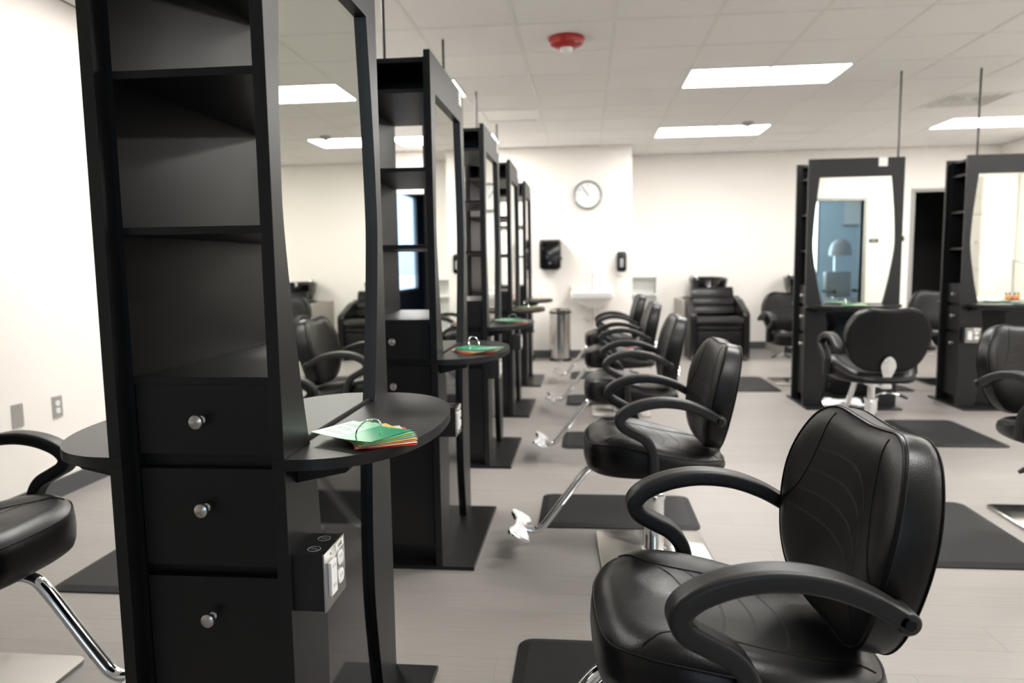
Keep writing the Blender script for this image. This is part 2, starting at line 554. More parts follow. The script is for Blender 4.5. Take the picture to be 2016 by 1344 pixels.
for i in range(len(xs) - 1):
    for j in range(len(ys) - 1):
        a, b = max(xs[i], XL), min(xs[i + 1], XRW)
        c, d = max(ys[j], YB), min(ys[j + 1], YM)
        if d > YC + 0.05 and a < XBUMP < b and (c + d) / 2 > YC: a = XBUMP
        elif d > YC and (b <= XBUMP or a < XBUMP < b): d = YC if b <= XBUMP else d
        if b - a < 0.06 or d - c < 0.06: continue
        x, y = (a + b) / 2, (c + d) / 2
        if not inroom(x, y) or taken(x, y): continue
        k = (round(b - a, 3), round(d - c, 3))
        if k not in tmesh:
            tmesh[k] = MB().box(-k[0] / 2 + 0.009, k[0] / 2 - 0.009, -k[1] / 2 + 0.009, k[1] / 2 - 0.009, 0.0, 0.014, 0.002).mesh('ceiling_tile', False)
        o = link('ceiling_tile', tmesh[k], 'tile', ceil)
        o.location = (x, y, CEIL + 0.002)
for x in xs:
    if XL < x < XRW:
        y0 = YB if x < XNR else YNR
        y1 = YC if x < XBUMP else YM
        MB().box(x - 0.012, x + 0.012, y0, y1, CEIL - 0.001, CEIL + 0.03).build('grid_bar', 'tbar', ceil, smooth=False)
cm = {}
for y in ys:
    if YB < y < YM:
        x0 = XL if y < YC else XBUMP
        x1 = XRW if y > YNR else XNR
        MB().box(x0, x1, y - 0.0118, y + 0.0118, CEIL - 0.0008, CEIL + 0.03).build('grid_bar', 'tbar', ceil, smooth=False)
st('ceiling_lobby', MB().box(XL, XBUMP - 0.16, YC + 0.14, 12.6, CEIL - 0.01, CEIL + 0.02), 'wall')
st('ceiling_side_room', MB().box(XNR + 0.14, XHALL, YH - 0.48, YNR - 0.14, CEIL - 0.01, CEIL + 0.02), 'wall')
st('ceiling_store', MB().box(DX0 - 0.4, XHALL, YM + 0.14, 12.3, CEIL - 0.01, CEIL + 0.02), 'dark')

# ------------------------------------------------------------------ ceiling lights
fr = MB()
for q in ((0.013, 0.024, 0.013, GS - 0.013), (2 * GS - 0.024, 2 * GS - 0.013, 0.013, GS - 0.013), (0.024, 2 * GS - 0.024, 0.013, 0.024), (0.024, 2 * GS - 0.024, GS - 0.024, GS - 0.013)):
    fr.box(q[0], q[1], q[2], q[3], -0.004, 0.03)
FRM = fr.mesh('frame', False)
DFM = MB().box(0.024, 2 * GS - 0.024, 0.024, GS - 0.024, 0.0, 0.012).mesh('diffuser', False)
CLIP = MB().box(GS - 0.012, GS + 0.012, GS - 0.045, GS - 0.03, -0.012, -0.004, 0.002).mesh('latch', False)
LNAMES = {(2, 0): 'large bright ceiling light panel nearest the camera, right of the red alarm',
          (2, 4): 'bright ceiling light panel close to the back wall, left of the hanging black rods',
          (7, 4): 'bright ceiling light panel behind the right hanging rod, by the square vent',
          (-3, 0): 'ceiling light panel peeking out above the second black station on the left',
          (-3, 4): 'ceiling light panel peeking out above the third black station on the left'}
for lx, ly in LIGHTS:
    key = (round((lx - GX0) / GS), round((ly - GY0) / GS))
    lab = LNAMES.get(key, 'flat ceiling light panel above the near part of the room')
    t = thing('ceiling_light', lab, 'ceiling light', (lx + (0.034 if lx < -2 else 0), ly, CEIL - (0.003 if lx < -2 else 0)), 0, 'recessed ceiling light panels')
    link('frame', FRM, 'tbar', t)
    link('diffuser', DFM, 'diff', t)
    link('latch', CLIP, 'tbar', t)

# square ceiling vents with stepped louvres
for (vx, vy), lab in zip(VENTS, ('square white air vent in the ceiling above the left row of stations', 'square white air vent in the ceiling behind the right hanging rod')):
    t = thing('air_vent', lab, 'vent', (vx + GS / 2, vy + GS / 2, CEIL), 0, 'square ceiling air vents')
    h = GS / 2 - 0.013
    slotted = vx > 0
    for k in range(4 if slotted else 1):
        a = h - k * 0.062
        wd = 0.030 if slotted else 0.045
        z0, z1 = (-0.004 + k * 0.004), (0.012 + k * 0.006)
        mb = MB()
        for sx in (-1, 1):
            mb.box(*sorted((sx * (a - wd), sx * a)), -a, a, z0, z1)
            mb.box(-a + wd, a - wd, *sorted((sx * (a - wd), sx * a)), z0, z1)
        mb.build('louvre' if k else 'frame', 'tbar', t, smooth=False)
    a = h - 4 * 0.062 if slotted else h - 0.046
    MB().box(-a, a, -a, a, 0.004 if not slotted else 0.010, 0.010 if not slotted else 0.016).build('centre_plate', 'tbar', t, smooth=False)
    MB().box(-h, h, -h, h, 0.045, 0.049).build('duct', 'plastic' if slotted else 'greypl', t, smooth=False)

# red fire alarm strobe and grey sensor on the ceiling
t = thing('fire_alarm', 'round red fire alarm strobe with a clear dome on the ceiling', 'fire alarm', (-0.116, 4.93, CEIL))
MB().lathe([(0.0, 0.0), (0.115, 0.0), (0.118, -0.012), (0.105, -0.045), (0.07, -0.062), (0.0, -0.064)], 36).build('body', 'red', t)
MB().lathe([(0.0, -0.058), (0.042, -0.058), (0.04, -0.078), (0.03, -0.094), (0.0, -0.10)], 28).build('strobe_dome', 'white', t)
MB().lathe([(0.0, -0.05), (0.02, -0.05), (0.019, -0.06), (0.0, -0.061)], 20, c=(0.055, -0.065, 0.012)).build('lens', 'white', t)
t = thing('ceiling_sensor', 'small grey round sensor on the ceiling beside the far light panel', 'sensor', (1.715, 8.13, CEIL))
MB().lathe([(0.0, 0.0), (0.06, 0.0), (0.06, -0.02), (0.045, -0.035), (0.0, -0.04)], 24).build('body', 'greypl', t)
MB().lathe([(0.0, -0.035), (0.02, -0.038), (0.015, -0.052), (0.0, -0.054)], 16).build('lens', 'white', t)

# ------------------------------------------------------------------ styling stations
XO, XI, HW = 0.1775, 0.1525, 0.3665
ZT0, ZT1, ZTOP = 0.822, 0.844, 2.004
UP = [(1.86, .088), (1.70, .072), (1.55, .058), (1.40, .050), (1.30, .050), (1.17, .066), (1.0, .095), (.87, .124), (.844, .133)]
LO = [(.822, .155), (.74, .165), (.6, .178), (.45, .188), (.3, .186), (.15, .165), (.015, .138)]
def frame_mesh(side, upper):
    tab, z0, z1 = (UP, ZT1, ZTOP) if upper else (LO, 0.015, ZT0)
    curve = catmull([(v, z, 0) for z, v in tab], 4)
    mb = MB()
    x0, x1 = sorted((side * XI, side * XO))
    zt = 1.86 if upper else ZT0
    for e in (-1, 1):
        poly = [(e * -HW, z1 if not upper else zt), ] if False else []
        inner = [(e * (HW - p.x), p.y) for p in curve]          # top to bottom
        poly = [(e * HW, zt)] + inner + [(e * HW, z0)]
        mb.prism(poly, x0, x1, 'x', 0.0012)
    if upper: mb.box(x0, x1, -HW, HW, 1.86, ZTOP, 0.0012)
    else: mb.box(x0 + 0.001, x1 - 0.001, -HW + 0.158, HW - 0.158, 0.785, ZT0 - 0.0005)
    return mb
def table_poly(side, n=72):
    pts = [(side * XI, -HW), ]
    A, B = 0.238, HW
    for i in range(n + 1):
        a = -PI / 2 + PI * i / n
        c_, s_ = math.cos(a), math.sin(a)
        e = 2 / 2.25
        pts.append((side * (XO + A * abs(c_) ** e), B * math.copysign(abs(s_) ** e, s_)))
    pts.append((side * XI, HW))
    return pts
def build_station(label, loc, rz, rod, boxes=(1,), tag_y=None):
    t = thing('styling_station', label, 'styling station', loc, rz, 'double-sided black styling stations')
    MB().box(-0.305, 0.305, -0.37, 0.37, 0, 0.015, 0.003).build('base_plate', 'lam', t, smooth=False)
    for s in (-1, 1):
        frame_mesh(s, True).build('mirror_frame', 'lam', t, smooth=False)
        frame_mesh(s, False).build('lower_frame', 'lam', t, smooth=False)
        MB().prism(table_poly(s), ZT0, ZT1, 'z').build('tabletop', 'lam', t, smooth=False)
        x0, x1 = sorted((s * (XI + 0.002), s * (XI + 0.008)))
        MB().box(x0, x1, -HW + 0.03, HW - 0.03, ZT1, 1.90).build('mirror', 'mirror', t, smooth=False)
        MB().box(x0, x1, -HW + 0.03, HW - 0.03, 0.015, 0.790).build('glossy_panel', 'gloss', t, smooth=False)
        # dark rebate strip along the foot of the mirror
        x0, x1 = sorted((s * (XI + 0.008), s * (XI + 0.012)))
        MB().box(x0, x1, -HW + 0.1, HW - 0.1, ZT1, ZT1 + 0.006).build('mirror_channel', 'hole', t, smooth=False)
        # bracket under the table
        MB().prism([(s * XO, ZT0 - 0.002), (s * (XO + 0.105), ZT0 - 0.002), (s * (XO + 0.11), ZT0 - 0.010), (s * (XO + 0.10), ZT0 - 0.018), (s * XO, ZT0 - 0.04)], -HW + 0.055, -HW + 0.075, 'y', 0.002).build('table_bracket', 'lam', t, smooth=False)
        x0, x1 = sorted((s * 0.1415, s * XI))
        MB().box(x0, x1, -HW + 0.04, HW - 0.04, 0.015, 1.99).build('carcass_side', 'lam', t, smooth=False)
    MB().box(-0.1415, 0.1415, -HW + 0.04, HW - 0.04, 1.970, 1.988).build('top_board', 'lam', t, smooth=False)
    MB().box(-0.1415, 0.1415, -0.01, 0.01, 1.876, 1.970).build('top_back_panel', 'lam', t, smooth=False)
    for z in (1.874, 1.581, 1.288, 0.996):
        MB().box(-0.1415, 0.1415, -HW + 0.04, HW - 0.04, z - 0.015, z, 0.001).build('shelf', 'lam', t, smooth=False)
    MB().box(-0.1415, 0.1415, -HW + 0.062, HW - 0.045, 0.06, 0.981).build('drawer_body', 'lam', t, smooth=False)
    MB().box(-0.1415, 0.1415, -HW + 0.075, HW - 0.075, 0.015, 0.06).build('kick_plate', 'lam', t, smooth=False)
    for z0, z1, kz in ((0.842, 0.981, 0.912), (0.614, 0.813, 0.735), (0.085, 0.590, 0.509)):
        d = MB().box(-0.139, 0.139, -HW + 0.04, -HW + 0.058, z0, z1, 0.0012).build('drawer', 'lam', t, smooth=False)
        y = -HW + 0.04
        MB().lathe([(0.0, 0.0), (0.0085, 0.0), (0.0085, -0.004), (0.0055, -0.007), (0.0055, -0.014), (0.011, -0.018), (0.0145, -0.0225), (0.0135, -0.027), (0.008, -0.030), (0.0, -0.031)], 24, 'y', (0, y, 0)).xform(Matrix.Translation((-0.004, 0, kz))).build('knob', 'nickel', d)
    for s in boxes:
        outlet_box(t, s)
    if rod:
        MB().cyl((rod[0], rod[1], 1.995), (rod[0], rod[1], CEIL), 0.0075, n=10).build('power_pole', 'plastic', t)
    if tag_y is not None:
        sx = (XO, XO + 0.0008)
        MB().box(*sx, tag_y - 0.034, tag_y + 0.034, 1.935, 2.003).build('white_sticker', 'paper', t, smooth=False)
    return t
def outlet_box(t, s):
    y0, y1, z0, z1, d = -0.353, -0.238, 0.537, 0.652, 0.062
    x0, x1 = sorted((s * XO, s * (XO + d)))
    b = MB().box(x0, x1, y0, y1, z0, z1, 0.0012).build('outlet_box', 'plastic', t, smooth=False)
    for k in (-1, 1):
        MB().tube([(s * (XO + d * 0.55) + 0.0125 * math.cos(q), (y0 + y1) / 2 + k * 0.028 + 0.0125 * math.sin(q), z1 + 0.0002) for q in [2 * PI * i / 28 for i in range(28)]], 0.0006, 6, True).build('knockout', 'greypl', b)
        MB().box(s * (XO + d * 0.55) - 0.006, s * (XO + d * 0.55) + 0.006, (y0 + y1) / 2 + k * 0.028 - 0.0008, (y0 + y1) / 2 + k * 0.028 + 0.0008, z1, z1 + 0.0005).build('knockout_slot', 'greypl', b, smooth=False)
    xp = XO + d
    def bx(a, c, yy0, yy1, zz0, zz1, bev=0.0):
        p, q = sorted((s * a, s * c))
        return MB().box(p, q, yy0, yy1, zz0, zz1, bev)
    bx(xp, xp + 0.003, y0 - 0.002, y1 + 0.002, z0 - 0.002, z1 + 0.002, 0.001).build('cover_plate', 'steel', b, smooth=False)
    ym = (y0 + y1) / 2
    zm = (z0 + z1) / 2
    g = bx(xp + 0.003, xp + 0.010, ym - 0.040, ym - 0.008, zm - 0.034, zm + 0.034, 0.0015).build('gfci_receptacle', 'white', b, smooth=False)
    for dz in (-0.017, 0.017):
        ring = [(ym + 0.026 + 0.0165 * math.cos(a) , zm + dz * 1.15 + min(0.0135, max(-0.0135, 0.0165 * math.sin(a)))) for a in [2 * PI * i / 28 for i in range(28)]]
        p, q = sorted((s * (xp + 0.003), s * (xp + 0.0065)))
        MB().prism(ring, p, q, 'x', 0.0008).build('receptacle', 'white', b)
    for dy in (-0.024, 0.026):
        for dz in (-0.02, 0.02):
            xx = xp + (0.010 if dy < 0 else 0.0065)
            for e in (-0.005, 0.005):
                bx(xx, xx + 0.0003, ym + dy + e - 0.0008, ym + dy + e + 0.0008, zm + dz, zm + dz + 0.007).build('slot', 'ink', b, smooth=False)
    for dz in (-0.046, 0.046):
        MB().lathe([(0, 0), (0.003, 0), (0.0025, 0.0012), (0, 0.0014)], 12, 'x', (0, 0, 0)).xform(Matrix.Scale(s, 4, (1, 0, 0))).xform(Matrix.Translation((s * (xp + 0.003), ym - 0.022, zm + dz))).build('screw', 'chrome', b)
    bx(xp + 0.003, xp + 0.0036, ym + 0.006, ym + 0.052, zm + 0.039, zm + 0.054).build('label_strip', 'paper', b, smooth=False)
    tm = text_mesh('1L02', 0.012)
    o = link('label_text', tm, 'ink', b)
    o.rotation_euler = (R(90), 0, R(90) if s > 0 else R(-90))
    o.location = (s * (xp + 0.0038), ym + 0.029, zm + 0.0465)

SX, SW, SY = -0.748, 0.733, 1.4519
YK = [1.3058 + k * SY for k in range(5)]
SLAB = ['tall black styling station filling the left foreground, with three drawers and empty shelves',
        'second black styling station in the left row, directly behind the foreground one',
        'third black styling station in the left row, midway to the back wall',
        'fourth black styling station in the left row, next to last before the clock wall',
        'last and smallest black styling station of the left row, nearest the towel dispenser']
for k, y in enumerate(YK):
    build_station(SLAB[k], (SX, y + HW, 0), 0, (-0.165, 0.27), (1,), 0.29)
YA = 6.147 + XO
build_station('black styling station standing right of centre whose mirror reflects a doorway', (2.146, YA, 0), R(-90), (0.165, 0.315), (), 0.20)
build_station('black styling station cut by the right edge of the picture, with a white outlet box', (3.345, YA, 0), R(-90), (0.165, -0.295), (1,), None)

# ------------------------------------------------------------------ styling chairs
SA, SB, SXC, SN = 0.278, 0.262, 0.008, 3.1
def taper(x): return 1 - 0.16 * ss(0.02, -0.27, x)
def seat_z(x, y):
    y = y / taper(x)
    rho = (abs((x - SXC) / SA) ** SN + abs(y / SB) ** SN) ** (1 / SN)
    z = 0.456 + 0.072 * ss(-0.24, 0.19, x) + 0.014 * ss(0.52, 0.86, abs(y) / SB)
    z -= 0.008 * math.exp(-((x + 0.03) / 0.12) ** 2) * (1 - ss(0.3, 0.8, abs(y) / SB))
    e = max(0.0, (rho - 0.78) / 0.22)
    return z - 0.034 * e ** 2.3
def s_out(a):
    c_, s_ = math.cos(a), math.sin(a)
    r = 1.0 / (abs(c_ / SA) ** SN + abs(s_ / SB) ** SN) ** (1 / SN)
    return r * c_ + SXC, r * s_ * taper(r * c_ + SXC)
BO = [(0.0, 0.0), (0.10, 0.004), (0.175, 0.032), (0.222, 0.085), (0.250, 0.16), (0.262, 0.24), (0.254, 0.31), (0.226, 0.375), (0.188, 0.42), (0.135, 0.441), (0.065, 0.436)]
BO = BO + [(0.0, 0.432)] + [(-a, b) for a, b in reversed(BO[1:])]
BOUT = [(p.x, p.y) for p in catmull([(a, b, 0) for a, b in BO], 4, True)]
BC = (0.0, 0.225)
TILT = R(11)
def back_pt(s_, t_, n_):
    n2 = n_ + (0.045 if n_ > 0 else 0.018) * (s_ / 0.26) ** 2
    t2 = t_ * 0.955
    return (-0.196 - t2 * math.sin(TILT) + n2 * math.cos(TILT), s_, 0.472 + t2 * math.cos(TILT) + n2 * math.sin(TILT))
def front_n(s_, t_, lam):
    return 0.026 + 0.012 * math.exp(-((t_ - 0.12) / 0.075) ** 2) * (1 - lam ** 3) + 0.010 * (1 - lam ** 2) - 0.016 * max(0, (lam - 0.8) / 0.2) ** 2
BPOL = sorted((math.atan2(q[1] - BC[1], q[0]), math.hypot(q[0], q[1] - BC[1])) for q in BOUT)
BPOL = [(BPOL[-1][0] - 2 * PI, BPOL[-1][1])] + BPOL + [(BPOL[0][0] + 2 * PI, BPOL[0][1])]
def lam_of(s_, t_):
    return min(1.0, math.hypot(s_, t_ - BC[1]) / interp(BPOL, math.atan2(t_ - BC[1], s_)))
ARM = catmull([(-0.198, 0.622, 0), (-0.14, 0.656, 0), (-0.07, 0.682, 0), (0.005, 0.691, 0), (0.07, 0.684, 0), (0.122, 0.667, 0), (0.155, 0.646, 0), (0.167, 0.624, 0), (0.155, 0.600, 0), (0.12, 0.579, 0), (0.08, 0.556, 0), (0.055, 0.525, 0), (0.044, 0.485, 0), (0.040, 0.410, 0)], 5)
def arm_sec(u):
    a = 0.0165 + 0.003 * math.sin(PI * u)
    b = 0.0275 - 0.003 * ss(0.6, 1.0, u)
    return [(a * max(-1, min(1, 1.30 * math.cos(q))), b * max(-1, min(1, 1.22 * math.sin(q)))) for q in [2 * PI * (i + 0.5) / 24 for i in range(24)]]
CH = {}
def chair_meshes():
    # seat cushion
    N = 72
    A_ = [2 * PI * i / N for i in range(N)]
    rings = []
    for rho in (0.03, 0.15, 0.3, 0.45, 0.58, 0.68, 0.76, 0.83, 0.89, 0.94, 0.975, 1.0):
        ring = []
        for a in A_:
            x, y = s_out(a)
            x1_ = SXC + (x - SXC) * rho
            y *= rho * taper(x1_) / taper(x)
            x = x1_
            ring.append((x, y, seat_z(x, y)))
        rings.append(ring)
    for f, k in ((0.75, 1.012), (0.5, 1.016), (0.25, 1.008), (0.06, 0.985), (0.0, 0.955)):
        ring = []
        for a in A_:
            x, y = s_out(a)
            z1 = seat_z(x, y)
            ring.append((SXC + (x - SXC) * k, y * k, 0.388 + (z1 - 0.388) * f))
        rings.append(ring)
    CH['seat'] = MB().loft(rings).mesh('seat', True, 60)
    CH['seat'].materials.append(M['leather'])
    def seat_line(pts, r, per=8):
        return [(p.x, p.y, seat_z(p.x, p.y) + r * 0.25) for p in catmull([(x, y, 0) for x, y in pts], per)]
    mb = MB()
    pl = []
    for a in A_:
        x, y = s_out(a)
        x = SXC + (x - SXC) * 0.992
        y *= 0.992
        pl.append((x, y, seat_z(x, y) + 0.0008))
    mb.tube(pl, 0.0024, 8, True)
    # side bolster seams
    for e in (-1, 1):
        mb.tube(seat_line([(0.214, e * 0.200), (0.195, e * 0.188), (0.16, e * 0.163), (0.10, e * 0.150), (0.0, e * 0.154), (-0.12, e * 0.155), (-0.225, e * 0.146)], 0.0016), 0.0016, 6)
    CH['piping'] = mb.mesh('piping')
    CH['piping'].materials.append(M['piping'])
    mb = MB()
    for k in range(4):
        x0 = 0.085 - k * 0.062
        for dx in (0, 0.004):
            mb.tube(seat_line([(x0 + 0.05 + dx, -0.150), (x0 + 0.018 + dx, -0.10), (x0 + dx, 0.0), (x0 + 0.018 + dx, 0.10), (x0 + 0.05 + dx, 0.150)], 0.0007), 0.0006, 5)
    CH['stitching'] = mb.mesh('stitching')
    CH['stitching'].materials.append(M['stitch'])
    # backrest
    rings = []
    for lam in (0.03, 0.2, 0.4, 0.58, 0.72, 0.82, 0.89, 0.95, 0.985, 1.0):
        ring = []
        for s_, t_ in BOUT:
            a, b = BC[0] + (s_ - BC[0]) * lam, BC[1] + (t_ - BC[1]) * lam
            ring.append(back_pt(a, b, front_n(a, b, lam)))
        rings.append(ring)
    for n_, k in ((0.0001, 1.008), (-0.02, 1.01), (-0.036, 1.0), (-0.042, 0.985)):
        rings.append([back_pt(BC[0] + (s_ - BC[0]) * k, BC[1] + (t_ - BC[1]) * k, n_) for s_, t_ in BOUT])
    for lam in (0.95, 0.85, 0.6, 0.3, 0.03):
        rings.append([back_pt(BC[0] + (s_ - BC[0]) * lam, BC[1] + (t_ - BC[1]) * lam, -0.043 - 0.008 * (1 - lam ** 2)) for s_, t_ in BOUT])
    CH['backrest'] = MB().loft(rings).mesh('backrest', True, 60)
    CH['backrest'].materials.append(M['leather'])
    def back_line(pts, r, per=6):
        o = []
        for p in catmull([(x, y, 0) for x, y in pts], per):
            o.append(back_pt(p.x, p.y, front_n(p.x, p.y, lam_of(p.x, p.y)) + r * 0.3))
        return o
    mb = MB()
    mb.tube([back_pt(s_ * 0.996, BC[1] + (t_ - BC[1]) * 0.996, front_n(s_, t_, 0.99)) for s_, t_ in BOUT], 0.0022, 8, True)
    mb.tube([back_pt(s_ * 1.0, BC[1] + (t_ - BC[1]) * 1.0, -0.0385) for s_, t_ in BOUT], 0.002, 8, True)
    for e in (-1, 1):
        mb.tube(back_line([(e * 0.120, 0.428), (e * 0.132, 0.37), (e * 0.150, 0.30), (e * 0.180, 0.235), (e * 0.218, 0.192), (e * 0.246, 0.172)], 0.0012), 0.0012, 6)
    CH['back_piping'] = mb.mesh('back_piping')
    CH['back_piping'].materials.append(M['piping'])
    mb = MB()
    for t0, hl_, hr in ((0.345, 0.137, 0.125), (0.292, 0.152, 0.138), (0.240, 0.176, 0.150), (0.190, 0.214, 0.175)):
        for dt in (0, 0.004):
            mb.tube(back_line([(-hl_, t0 - 0.010 + dt), (-hl_ * 0.5, t0 - 0.001 + dt), (0, t0 + dt), (hr * 0.45, t0 - 0.012 + dt), (hr * 0.78, t0 - 0.040 + dt), (hr * 0.95, t0 - 0.080 + dt), (hr, t0 - 0.125 + dt)], 0.0006), 0.0006, 5)
    pts = [back_pt(s_ * 1.011, BC[1] + (t_ - BC[1]) * 1.011, 0.004) for s_, t_ in BOUT]
    mb.tube(pts, 0.0007, 5, True)
    CH['back_stitching'] = mb.mesh('back_stitching')
    CH['back_stitching'].materials.append(M['stitch'])
    # arms
    for e in (-1, 1):
        mb = MB()
        mb.sweep_xz([(p.x, p.y) for p in ARM], e * 0.288, arm_sec)
        # rounded rear end
        mb.lathe([(0.0, -0.0275), (0.0165, -0.0275), (0.0195, -0.0245), (0.0195, 0.0245), (0.0165, 0.0275), (0.0, 0.0275)], 24, 'y', (-0.198, e * 0.288, 0.622))
        nm = 'armrest%d' % e
        CH[nm] = mb.mesh('armrest', True, 50)
        CH[nm].materials.append(M['plastic'])
        mb = MB().lathe([(0.0, 0), (0.009, 0), (0.009, 0.0012), (0.0, 0.0012)], 18, 'y', (0, 0, 0)).xform(Matrix.Scale(e, 4, (0, 1, 0))).xform(Matrix.Translation((-0.198, e * 0.3158, 0.622)))
        CH['bolt%d' % e] = mb.mesh('bolt_recess')
        CH['bolt%d' % e].materials.append(M['hole'])
    # base
    CH['base'] = MB().prism(rrect(-0.23, 0.23, -0.23, 0.23, 0.035), 0.0, 0.012, 'z', 0.003).mesh('base_plate')
    CH['base'].materials.append(M['steel'])
    CH['column'] = MB().lathe([(0, 0.012), (0.052, 0.012), (0.052, 0.018), (0.041, 0.022), (0.041, 0.232), (0.046, 0.236), (0.046, 0.250), (0.040, 0.254), (0.0, 0.254)], 40).mesh('column')
    CH['column'].materials.append(M['chrome'])
    CH['piston'] = MB().lathe([(0, 0.25), (0.024, 0.25), (0.024, 0.368), (0, 0.368)], 28).mesh('piston')
    CH['piston'].materials.append(M['chrome'])
    mb = MB()
    for e in (-1, 1): mb.box(-0.21, 0.235, e * 0.10 - 0.012, e * 0.10 + 0.012, 0.374, 0.387, 0.002)
    mb.box(-0.07, 0.07, -0.13, 0.13, 0.366, 0.375, 0.002)
    mb.box(-0.10, -0.07, -0.04, 0.04, 0.34, 0.375, 0.002)
    CH['frame'] = mb.mesh('seat_frame')
    CH['frame'].materials.append(M['chrome'])
    path = catmull([(0.03, 0, 0.371), (0.19, 0, 0.373), (0.255, 0, 0.366), (0.292, 0, 0.338), (0.36, 0, 0.246), (0.44, 0, 0.138), (0.468, 0, 0.106), (0.498, 0, 0.094), (0.540, 0, 0.100)], 5)
    CH['tube'] = MB().tube(path, 0.0, 18, flat=(0.0155, 0.0205)).mesh('footrest_tube')
    CH['tube'].materials.append(M['chrome'])
    # bone-shaped treadle
    half = [(0.0, 0.026), (0.035, 0.027), (0.07, 0.036), (0.10, 0.047), (0.128, 0.047), (0.145, 0.032), (0.150, 0.0)]
    full = [(y, x) for y, x in half] + [(y, -x) for y, x in reversed(half[:-1])] + [(-y, -x) for y, x in half[1:]] + [(-y, x) for y, x in reversed(half[1:-1])]
    poly = [(p.y, p.x) for p in catmull([(a, b, 0) for a, b in full], 4, True)]
    mt_ = Matrix.Translation((0.557, 0, 0.112)) @ Matrix.Rotation(R(-32), 4, 'Y')
    CH['pad'] = MB().prism(poly, -0.009, 0.006, 'z', 0.003).xform(mt_).mesh('footrest_pad')
    CH['pad'].materials.append(M['chrome'])
    CH['padtop'] = MB().prism([(x * 0.88, y * 0.94) for x, y in poly], 0.006, 0.0085, 'z').xform(mt_).mesh('tread')
    CH['padtop'].materials.append(M['tread'])
    lp = catmull([(0.0, -0.03, 0.262), (0.0, -0.07, 0.282), (-0.005, -0.13, 0.286), (-0.01, -0.19, 0.268)], 6)
    CH['lever'] = MB().tube(lp, 0.0, 12, flat=(0.007, 0.009)).mesh('pump_lever')
    CH['lever'].materials.append(M['chrome'])
    CH['grip'] = MB().tube([(-0.009, -0.18, 0.272), (-0.012, -0.215, 0.258), (-0.014, -0.235, 0.249)], (0.011, 0.0115, 0.009), 14).mesh('lever_grip')
    CH['grip'].materials.append(M['plastic'])
    sp = [(0.030, 0.355), (0.034, 0.372), (0.026, 0.41), (0.029, 0.445), (0.043, 0.485), (0.047, 0.515), (0.036, 0.55), (0.014, 0.574), (0.0, 0.578)]
    poly = [(a, b) for a, b in sp] + [(-a, b) for a, b in reversed(sp[:-1])]
    sm = catmull([(a, b, 0) for a, b in poly], 4, True)
    mb = MB().prism([(p.x, p.y - 0.36) for p in sm], -0.004, 0.004, 'x', 0.0015)
    mb.xform(Matrix.Translation((-0.242, 0, 0.36)) @ Matrix.Rotation(-TILT, 4, 'Y'))
    mb.box(-0.246, -0.16, -0.02, 0.02, 0.362, 0.370, 0.001)
    CH['bracket'] = mb.mesh('back_bracket')
    CH['bracket'].materials.append(M['chrome'])
chair_meshes()
def chair(label, loc, rz, base_rz=None):
    t = thing('styling_chair', label, 'styling chair', loc, rz, 'black leather styling chairs')
    seat = link('seat', CH['seat'], None, t)
    link('piping', CH['piping'], None, seat)
    link('stitching', CH['stitching'], None, seat)
    bk = link('backrest', CH['backrest'], None, t)
    link('piping', CH['back_piping'], None, bk)
    link('stitching', CH['back_stitching'], None, bk)
    for e in (-1, 1):
        a = link('armrest', CH['armrest%d' % e], None, t)
        link('bolt_recess', CH['bolt%d' % e], None, a)
    b = link('base_plate', CH['base'], None, t)
    if base_rz is not None: b.rotation_euler.z = base_rz - rz
    link('column', CH['column'], None, t)
    link('piston', CH['piston'], None, t)
    link('seat_frame', CH['frame'], None, t)
    f = link('footrest_tube', CH['tube'], None, t)
    p = link('footrest_pad', CH['pad'], None, t)
    link('tread', CH['padtop'], None, p)
    l_ = link('pump_lever', CH['lever'], None, t)
    link('lever_grip', CH['grip'], None, l_)
    link('back_bracket', CH['bracket'], None, t)
    return t
CXR = 0.28
chair('black leather styling chair in the right foreground, nearest the camera', (0.30, 1.475, 0), R(183.5))
chair('second black styling chair in the row, standing right behind the foreground one', (CXR, 2.99, 0), R(182.5))
chair('third black styling chair in the row facing the left stations', (CXR, 4.46, 0), R(180))
chair('fourth black styling chair in the row, before the white sink', (CXR, 5.92, 0), R(180))
chair('farthest black styling chair of the row, nearest the clock wall', (CXR, 7.36, 0), R(180))
chair('black styling chair cut by the left edge, on the wall side of the foreground station', (-1.775, 1.79, 0), R(0))
chair('black styling chair seen from behind, in front of the mirror reflecting a doorway', (1.97, 5.22, 0), R(90))
chair('black styling chair cut by the right edge, turned towards the camera', (2.16, 3.44, 0), R(-76), R(-90))
chair('black styling chair half hidden behind the right-hand station, facing the camera', (2.07, 7.42, 0), R(-84), R(-90))
chair('black styling chair between the two right-hand stations, facing the camera', (3.47, 7.42, 0), R(-94), R(-90))

# ------------------------------------------------------------------ anti-fatigue mats
def floor_mat(label, x0, x1, y0, y1):
    mb = MB()
    o = rrect(x0, x1, y0, y1, 0.05)
    i_ = rrect(x0 + 0.035, x1 - 0.035, y0 + 0.035, y1 - 0.035, 0.03)
    mb.loft([[(*p, 0.0) for p in o], [(*p, 0.005) for p in o], [(*p, 0.015) for p in i_]])
    cx, cy = (x0 + x1) / 2, (y0 + y1) / 2
    mb.xform(Matrix.Translation((-cx, -cy, 0)))
    ob = mb.build('floor_mat', 'mat', None, True, 8)
    ob.location = (cx, cy, 0.0003)
    tag(ob, label, 'floor mat', 'black rubber floor mats')
floor_mat('black rubber mat under the foreground chair footrest, at the bottom edge', -0.215, 0.53, 1.80, 2.238)
floor_mat('black rubber mat behind the second chair of the row', -0.222, 0.518, 3.247, 3.735)
floor_mat('black rubber mat behind the third chair of the row', -0.16, 0.58, 4.70, 5.165)
